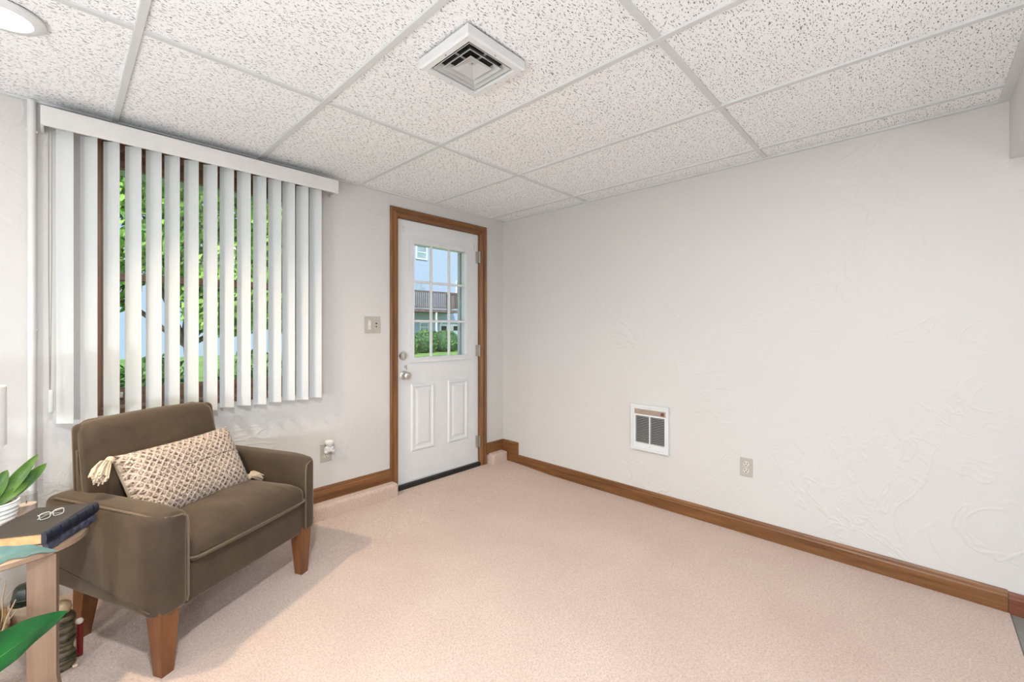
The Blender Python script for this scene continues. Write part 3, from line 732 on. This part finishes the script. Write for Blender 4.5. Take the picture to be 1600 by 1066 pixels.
leg(.198,-.190,R(-14),1); leg(-.20,-.19,R(14),-1); leg(.02,.19,R(14),-1); leg(-.20,.19,R(-14),-1)
MB().bbox((-.19,.165,TZ-.075),(.11,.185,TZ-.024),.003).build('apron', MAT['birchx'], tb)

# books
def book(name, label, spine0, ang, length, width, z0, th, spine_mat, bands):
    t = thing(name, label, 'book', (spine0[0],spine0[1],z0), ang)       # x along spine, +y away from spine
    c = MB(); ct = .003
    c.bbox((0,.004,0),(length,width,ct),.001,1); c.bbox((0,.004,th-ct),(length,width,th),.001,1); c.build('cover', MAT['cover'], t)
    MB().box((.004,.006,ct),(length-.004,width-.004,th-ct)).build('pages', MAT['tan'], t)
    s = MB(); prof = [(-.004*math.cos(a)*1.4+.004, th/2+th/2*math.sin(a)) for a in [R(-90+22.5*k) for k in range(9)]]
    poly = prof + [(.012,th+.0006),(.012,-.0002)]
    s.prism(poly, lambda a,b,q:(q,a,b), -.001, length+.001); s.build('spine', spine_mat, t, 50)
    for k in range(bands):
        x = length*(k+.6)/(bands+.2)
        b = MB(); b.prism([(p[0]-.0016,th/2+(p[1]-th/2)*1.02) for p in prof]+[(.004,th),(.004,0)], lambda a,b_,q:(q,a,b_), x-.003, x+.003); b.build('spine_band', spine_mat, t, 50)
    return t
sa = math.atan2(.861,.509)
book('hardback_book','mottled navy hardback book lowest of the two on the side table',(-2.822,-.897),sa-.02,.205,.165,TZ,.028,MAT['navy2'],3)
book('hardback_book','grey covered hardback with banded navy spine on top of the other book',(-2.824,-.915),sa,.232,.170,TZ+.029,.034,MAT['navy'],6)
# glasses
gl = thing('eyeglasses', 'folded clear framed eyeglasses resting on the top book', 'glasses', (-2.815,-.775,TZ+.064), R(25))
gl.scale = (.62,.62,.62)
for s in (-1,1):
    pts = []
    for k in range(16):
        a = 2*math.pi*k/16; c_, s_ = math.cos(a), math.sin(a)
        pts.append((s*.026+.021*math.copysign(abs(c_)**.6,c_), 0, .018+.0155*math.copysign(abs(s_)**.6,s_)))
    rim = MB().tube(pts,.0022,6,True).build('rim', MAT['ivory'], gl, 60)
    MB().box((s*.026-.019,-.0006,.004),(s*.026+.019,.0006,.032)).build('lens', MAT['clear'], rim)
    MB().tube([(s*.048,0,.026),(s*.049,.010,.026),(s*.02,.016+.004*s,.022),(-s*.045,.016+.004*s,.004)],.0018,6).build('temple', MAT['ivory'], gl, 60)
MB().tube([(-.006,0,.022),(0,-.001,.025),(.006,0,.022)],.0018,6).build('bridge', MAT['ivory'], gl, 60)

# strap-leaf plant in a ribbed pot
def blade(m, base, tip, wid, bend, fold=.25, n=14, up=Vector((.1,-1,.25))):
    b, t = Vector(base), Vector(tip); d = (t-b); side = d.cross(up).normalized(); nrm = side.cross(d).normalized()
    vs = []
    for i in range(n+1):
        k = i/n; p = b+d*k+nrm*bend*math.sin(math.pi*k); ww = wid*(math.sin(math.pi*min(1,.12+k*.88))**.7)*(1 if k < .98 else .2)
        for q in (-1,-.5,0,.5,1): vs.append(p+side*ww*q+nrm*abs(q)*ww*fold)
    fs = [(i*5+k,i*5+k+1,(i+1)*5+k+1,(i+1)*5+k) for i in range(n) for k in range(4)]
    m.add(vs,fs)
    # give the blade a thickness
    o = len(m.v)-len(vs); vs2 = [Vector(v)-nrm*.0012 for v in vs]; m.add(vs2,[tuple(reversed(f)) for f in fs]); return m
pt_ = thing('potted_plant', 'small plant with broad pointed leaves in a white ribbed pot', 'potted plant', (-2.964,-.648,TZ))
prof = [(.05,0),(.054,.004)]
for k in range(7): prof += [(.058+.0025*k,.010+.0135*k),(.064+.0025*k,.0165+.0135*k)]
prof += [(.076,.108),(.078,.112),(.074,.114),(.070,.108),(.068,.095),(.01,.094)]
MB().lathe(prof,40).build('pot', MAT['pot'], pt_, 40)
MB().lathe([(.068,.093),(.066,.100),(.03,.103),(.005,.104)],20).build('soil', MAT['bark'], pt_, 50)
LV = [((.02,.0,.10),(.115,.055,.235),.018,.014,'leafp'),((.03,.01,.10),(.135,.075,.195),.020,.012,'leafp'),((.02,-.015,.10),(.10,.03,.155),.013,.008,'leafp'),
      ((-.005,-.01,.10),(.050,.02,.205),.024,.012,'leafp'),((-.015,.0,.10),(-.02,-.02,.23),.020,.01,'leafy'),((-.03,.01,.10),(-.11,-.05,.22),.018,.02,'leafp'),
      ((.0,.03,.10),(.02,.10,.24),.018,.015,'leafp'),((-.02,.03,.10),(-.09,.09,.21),.018,.02,'leafy'),((.0,-.03,.10),(.015,-.09,.19),.017,.02,'leafp')]
for b,t,wd,bd,mt in LV: blade(MB(),b,t,wd,bd).build('leaf', MAT[mt], pt_, 60)

cj = thing('candle_jar', 'clear glass jar with a cream candle behind the potted plant', 'candle', (-2.880,-.475,TZ))
MB().lathe([(.026,0),(.028,.004),(.028,.078),(.0265,.078),(.0265,.006),(.004,.006)],24).build('glass', MAT['clear'], cj, 40)
MB().lathe([(.0255,.0062),(.0255,.040),(.01,.042),(.003,.042)],20).build('wax', MAT['candle'], cj, 50)
MB().tube([(0,0,.04),(.001,0,.052)],.001,5).build('wick', MAT['dark'], cj)
bs = thing('brown_box', 'small flat brown case lying beside the candle jar', 'case', (-2.862,-.535,TZ), R(20))
MB().bbox((-.035,-.012,0),(.035,.012,.012),.003).build('base', MAT['brown'], bs); MB().bbox((-.035,-.012,.0125),(.035,.012,.018),.003).build('lid', MAT['brown'], bs)

# table lamp: only the edge of its drum shade is in view
lp = thing('table_lamp', 'white drum shade table lamp at the left picture edge', 'table lamp', (-3.033,-.462,TZ))
MB().lathe([(.06,0),(.06,.012),(.02,.02),(.014,.05),(.014,.25),(.004,.255)],24).build('base', MAT['pot'], lp, 40)
MB().lathe([(.108,.26),(.108,.463),(.105,.463),(.105,.26)],40).build('shade', MAT['shade'], lp, 40)
MB().tube([(-.105,0,.27),(.105,0,.27)],.002,6).tube([(0,-.105,.27),(0,.105,.27)],.002,6).build('spider', MAT['nickel'], lp)

# foreground plant: two leaves reach into the picture
fp = thing('leafy_floor_plant', 'big leaved plant reaching in front of the side table from the left', 'potted plant', (-3.12,-1.25,0))
MB().lathe([(.09,0),(.095,.01),(.13,.22),(.14,.23),(.14,.25),(.125,.25),(.12,.21),(.01,.21)],32).build('pot', MAT['beige'], fp, 40)
MB().lathe([(.122,.20),(.12,.222),(.06,.228),(.01,.23)],24).build('soil', MAT['bark'], fp, 50)
def big_leaf(base, tip, wid, bend, mt, stem0, name='leaf', roll=0.0):
    b, t = Vector(base), Vector(tip); d = t-b; up = Vector((0,0,1)); side = d.cross(up).normalized(); nrm = side.cross(d).normalized()
    side, nrm = side*math.cos(roll)+nrm*math.sin(roll), nrm*math.cos(roll)-side*math.sin(roll)
    n, mw = 26, 8; vs = []; 
    for i in range(n+1):
        k = i/n; p = b+d*k+nrm*(bend*math.sin(math.pi*k)); ww = wid*(math.sin(math.pi*k**.8)**.75 if 0<k<1 else .0)+.0012
        for q in range(-mw//2,mw//2+1):
            qq = q/(mw/2); vs.append(p+side*ww*qq+nrm*(ww*.30*abs(qq)**1.3 + .003*math.sin(22*k+3*qq)*abs(qq)*(ww/wid)))
    c = mw+1; fs = [(i*c+k,i*c+k+1,(i+1)*c+k+1,(i+1)*c+k) for i in range(n) for k in range(mw)]
    m = MB(); m.add(vs,fs); m.add([v-nrm*.0012 for v in vs],[tuple(reversed(f)) for f in fs])
    lf = m.build(name, MAT[mt], fp, 70)
    mid = [b+d*k+nrm*(bend*math.sin(math.pi*k)-.0006) for k in [i/20 for i in range(20)]]
    MB().tube(mid,[.0022*(1-i/22) for i in range(20)],6).build('midrib', MAT['leafp'], lf, 60)
    s0 = Vector(stem0); MB().tube([s0, s0.lerp(b,.5)+Vector((0,0,.05)), b],[.005,.004,.003],6).build('stem', MAT['leafp'], lf, 60)
big_leaf((.115,.149,.318),(.337,.102,.471),.058,.012,'leafg',(.02,.02,.22),roll=-.55)
big_leaf((.135,.120,.610),(.319,.164,.613),.034,.030,'leafb',(.01,.03,.22),roll=-.25)
big_leaf((-.05,-.02,.45),(-.25,-.10,.62),.05,.03,'leafg',(-.02,.0,.22)); big_leaf((-.02,.08,.5),(-.08,.24,.60),.045,.03,'leafg',(.0,.03,.22)); big_leaf((.0,-.08,.42),(.0,-.26,.50),.045,.03,'leafg',(.0,-.03,.22))

# things on the floor behind the table
cr = thing('wooden_crate', 'low rough wooden crate on the carpet under the window corner', 'crate', (-3.11,-.20,0), R(4))
for a,b in (((-.17,-.10,.012),(.17,-.090,.085)),((-.17,.09,.012),(.17,.10,.085))): MB().bbox(a,b,.002,1).build('side_board', MAT['crate'], cr)
for a,b in (((-.17,-.09,.012),(-.16,.09,.085)),((.16,-.09,.012),(.17,.09,.085))): MB().bbox(a,b,.002,1).build('end_board', MAT['crate'], cr)
MB().box((-.16,-.09,.014),(.16,.09,.022)).build('bottom', MAT['crate'], cr)
mg = thing('stoneware_crock', 'beige stoneware crock with a dark green lid standing by the crate', 'crock', (-2.893,-.145,.014))
MB().lathe([(.036,0),(.040,.004),(.043,.05),(.046,.078),(.049,.084),(.049,.090),(.044,.090),(.040,.080),(.004,.078)],28).build('body', MAT['beige'], mg, 40)
MB().tube([(.044,-.010,.07),(.062,-.018,.064),(.064,-.02,.04),(.044,-.012,.025)],.005,8).build('handle', MAT['beige'], mg, 60)
MB().lathe([(.042,.086),(.042,.112),(.040,.114),(.034,.150),(.028,.160),(.006,.163)],8).build('lid', MAT['dgreen'], mg, 30)
bw = thing('wooden_bowl', 'small brown wooden bowl sitting in the crate', 'bowl', (-3.03,-.20,.024))
MB().lathe([(.03,0),(.05,.02),(.066,.055),(.068,.065),(.062,.065),(.05,.03),(.004,.012)],28).build('shell', MAT['crate'], bw, 40)
random.seed(21)
for k,(a,b,r) in enumerate((((-2.975,-.33,.004),(-2.915,-.25,.17),.004),((-2.96,-.22,.03),(-2.945,-.16,.22),.003),((-3.05,-.14,.05),(-2.96,-.10,.21),.0035))):
    t = thing('dry_twig', ['pale twig leaning in front of the crate','thin pale twig standing up from the crate','slanted pale twig behind the wooden bowl'][k], 'twig', a)
    A, B = Vector(a), Vector(b); d = B-A
    MB().tube([(0,0,0),(d*.35+Vector((.004,0,.004)))[:],(d*.7+Vector((-.003,0,0)))[:],d[:]],[r,r*.9,r*.8,r*.5],7).build('stem', MAT['twig'], t, 60)
    MB().tube([(d*.6)[:],(d*.7+Vector((.022,-.004,.02)))[:]],r*.5,5).build('side_shoot', MAT['twig'], t, 60)
tt = thing('carved_totem', 'dark ridged carved column with a wooden ball on top beside the table leg', 'ornament', (-2.790,-.560,.006))
prof = []
for k in range(9):
    z = k*.021; r = .030 + .003*math.sin(k*1.7)
    prof += [(r*.86,z),(r,z+.005),(r*1.02,z+.013),(r*.88,z+.020)]
MB().lathe(prof,28,rfun=lambda a,z:1+.07*math.sin(3*a+z*60)+.05*math.sin(5*a-z*90)).build('column', MAT['bark'], tt, 50)
for k in (2,5,8): MB().tube([(.031*math.cos(a*math.pi/8),.031*math.sin(a*math.pi/8),k*.021+.004*math.sin(a*math.pi/8)) for a in range(16)],.0028,6,True).build('ring', MAT['dgreen'], tt, 60)
MB().lathe([(.004,.186),(.014,.190),(.024,.200),(.027,.213),(.024,.226),(.014,.236),(.003,.239)],24,(-.004,0,0)).build('ball', MAT['ball'], tt, 60)
rs = thing('red_stick', 'short deep red stick with a pale bead standing behind the totem', 'stick', (-2.748,-.520,.006))
MB().tube([(0,0,0),(.001,0,.115)],.0095,10).build('rod', MAT['red'], rs, 50); MB().lathe([(.003,.114),(.009,.118),(.011,.126),(.008,.134),(.002,.136)],12).build('bead', MAT['candle'], rs, 60)
for k,(x,y,r) in enumerate(((-2.812,-.590,.012),(-2.803,-.618,.010),(-2.760,-.585,.008))):
    t = tag(MB().soft((r*2,r*1.6,r*1.2),r*.5,(0,0,r*.6),3,3,lambda u,v,wz,q:(q.x*(1+.12*v),q.y*(1-.1*u),q.z)).build('pebble', MAT['twig'], None, 60, (x,y,.004)),
            ['pale pebble touching the left of the totem','pale pebble in front of the totem foot','small pale pebble right of the totem foot'][k],'pebble','pebbles at the totem')

# ================================================================== OUTSIDE
tag(MB().box((-40,.3,-.35),(60,60,-.10)).build('lawn', MAT['grass']), 'sunlit green lawn outside the house', 'lawn', kind='structure')
tag(MB().box((-6,.22,2.155),(2.5,.80,2.24)).build('trim_5', MAT['vinyl']), 'white eave overhanging the window outside', 'eave', kind='structure')
tag(MB().bbox((-1.4,.24,-.1),(.1,1.6,-.04),.01).build('door_stoop', MAT['concrete']), 'concrete stoop outside the door', 'stoop', kind='structure')
YF = 22.0
hs = thing('house', 'pale blue sided house across the lawn with a dark balcony', 'house', (0,YF,-.1))
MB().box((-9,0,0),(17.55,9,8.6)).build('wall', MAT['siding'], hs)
m = MB(); m.prism([(-.7,8.5),(4.5,11.5),(9.7,8.5),(9.7,8.3),(4.5,11.2),(-.7,8.3)], lambda a,b,t:(t,a,b), -9.6, 18.1); m.build('roof', MAT['roof'], hs)
def hwin(x0,x1,z0,z1):
    m = MB(); rect_frame(m,x0-.09,x1+.09,z0-.09,z1+.09,.09,-.06,.02); m.box((x0,-.05,(z0+z1)/2-.03),(x1,.0,(z0+z1)/2+.03)); w_ = m.build('window', MAT['vinyl'], hs)
    MB().box((x0,-.03,z0),(x1,-.005,z1)).build('pane', MAT['pane2'], w_)
for a in ((13.85,14.60,6.15,6.95),(14.15,14.72,1.15,1.68),(17.30,17.50,3.8,4.75),(2.0,2.9,1.2,2.5),(6.0,6.9,1.2,2.5),(2.0,2.9,4.2,5.5),(6.0,6.9,4.2,5.5),(10.0,10.9,4.2,5.5)): hwin(*a)
MB().box((13.80,-.04,2.55),(14.50,.0,4.40)).build('balcony_door', MAT['pane2'], hs)
bal = MB().box((11.5,-1.6,2.40),(16.45,0,2.58)).build('balcony_floor', MAT['deck'], hs)
m = MB().box((11.5,-1.6,3.68),(16.45,-1.52,3.78)).box((11.5,-1.6,2.66),(16.45,-1.53,2.74))
x = 11.5
while x < 16.4: m.box((x,-1.58,2.7),(x+.07,-1.54,3.7)); x += .15
m.box((16.37,-1.6,3.68),(16.45,0,3.78)); y = -1.5
while y < 0: m.box((16.39,y,2.7),(16.43,y+.07,3.7)); y += .15
m.build('railing', MAT['deck'], bal)
for x in (11.6,14.3,16.33): MB().box((x,-1.58,0),(x+.1,-1.48,2.4)).build('balcony_post', MAT['vinyl'], hs)
gd = MB().box((15.75,-.05,0),(17.50,0,1.62)).build('garage_door', MAT['vinyl'], hs)
for x0_,x1_ in ((15.90,16.35),(17.00,17.42)): MB().box((x0_,-.07,1.17),(x1_,-.04,1.50)).build('pane', MAT['dark'], gd)
MB().prism([(15.65,1.60),(15.95,1.84),(17.3,1.84),(17.55,1.60),(17.45,1.60),(17.25,1.76),(16.0,1.76),(15.78,1.60)], lambda a,b,t:(a,t,b), -.12, 0).build('garage_trim', MAT['vinyl'], hs)

def leaf_blob(m, c, rad, n, size, seed, flat=.0):
    rnd = random.Random(seed)
    for _ in range(n):
        a = rnd.uniform(0,6.283); z = rnd.uniform(-1,1); k = rnd.uniform(.72,1.03); r = math.sqrt(1-z*z)
        p = Vector((c[0]+rad[0]*k*r*math.cos(a), c[1]+rad[1]*k*r*math.sin(a), c[2]+rad[2]*k*z))
        d = Vector((rnd.uniform(-1,1),rnd.uniform(-1,1),rnd.uniform(-.6,1))).normalized(); u = d.orthogonal().normalized(); v = d.cross(u); s = size*rnd.uniform(.6,1.3)
        m.add([p-u*s, p+v*s*.5, p+u*s, p-v*s*.5],[(0,1,2,3)])
bl_ = ['round clipped green bush leftmost in the door glass','round clipped green bush second from the left in the door glass','wide clipped green bush in the middle of the door glass','green bush at the garage end of the row']
for k,(x,y,rx,rz) in enumerate(((9.2,16.2,.72,.62),(10.72,16.6,.72,.68),(12.35,16.9,.88,.66),(13.6,17.9,.75,.55))):
    t = thing('garden_bush', bl_[k], 'bush', (x,y,-.1), 0, 'clipped bushes on the lawn')
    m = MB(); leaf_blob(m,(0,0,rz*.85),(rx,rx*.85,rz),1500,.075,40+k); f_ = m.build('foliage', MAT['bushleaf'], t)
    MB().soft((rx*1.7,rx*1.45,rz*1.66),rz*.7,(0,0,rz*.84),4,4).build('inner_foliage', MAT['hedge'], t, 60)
    MB().tube([(0,0,0),(0,0,rz*.6)],.05,8).build('stem', MAT['trunk'], t)
t = thing('dark_hedge', 'low dark green hedge behind the clipped bushes', 'hedge', (11.2,19.2,-.1))
m = MB()
for k in range(8): leaf_blob(m,(-2.8+.8*k,0,.60),(.62,.5,.55),420,.08,70+k)
m.build('foliage', MAT['hedge'], t); MB().soft((6.2,.8,1.0),.3,(0,0,.52),4,6).build('inner_foliage', MAT['hedge'], t, 60)
def tree(x, y, label, crown, seed, n=2600, leaf=.085, th=1.6):
    t = thing('garden_tree', label, 'tree', (x,y,-.1), 0, 'trees outside the window')
    MB().tube([(0,0,-.1),(.03,.02,th*.5),(-.02,.03,th),(.05,0,th*1.6)],[.06,.05,.04,.02],10).build('trunk', MAT['trunk'], t, 60)
    rnd = random.Random(seed); m = MB()
    for k,(cx,cy,cz,r) in enumerate(crown):
        leaf_blob(m,(cx,cy,cz),(r,r,r*.8),n//len(crown),leaf,seed+k); leaf_blob(m,(cx,cy,cz),(r*.6,r*.6,r*.5),n//len(crown)//2,leaf,seed+50+k)
        MB().tube([(0,0,th*.8),(cx*.5,cy*.5,(th+cz)/2),(cx,cy,cz)],[.04,.03,.012],7).build('branch', MAT['trunk'], t, 60)
    m.build('crown', MAT['treeleaf'], t)
tree(-1.5,5.2,'leafy green tree close outside the window',[(-.7,0,2.7,1.0),(.3,.2,2.4,.95),(1.2,.3,2.6,1.05),(-.1,-.2,3.7,1.1),(.8,.6,3.9,1.1),(-1.2,.5,2.0,.75),(.5,-.3,1.75,.7),(1.5,.2,1.7,.6)],300,11000,.07,1.3)
tree(1.6,8.5,'second leafy tree further out beyond the window',[(-.6,0,3.2,1.2),(.5,.2,3.4,1.2),(-.1,-.2,4.3,1.2)],400,4200,.09,1.9)
sb = ['low pale shrub outside the window left','low pale shrub outside the window middle','low pale shrub outside the window right']
for k,x in enumerate((-2.25,-1.3,-.35)):
    t = thing('low_shrub', sb[k], 'shrub', (x,2.4+.2*k,-.1), 0, 'low shrubs under the window')
    m = MB(); leaf_blob(m,(0,0,.62),(.42,.38,.45),900,.045,500+k); leaf_blob(m,(0,0,.55),(.3,.28,.35),400,.045,520+k); m.build('foliage', MAT['bushleaf'], t)
    MB().tube([(0,0,0),(.02,0,.35),(0,.02,.7)],[.02,.015,.006],7).build('stem', MAT['trunk'], t)
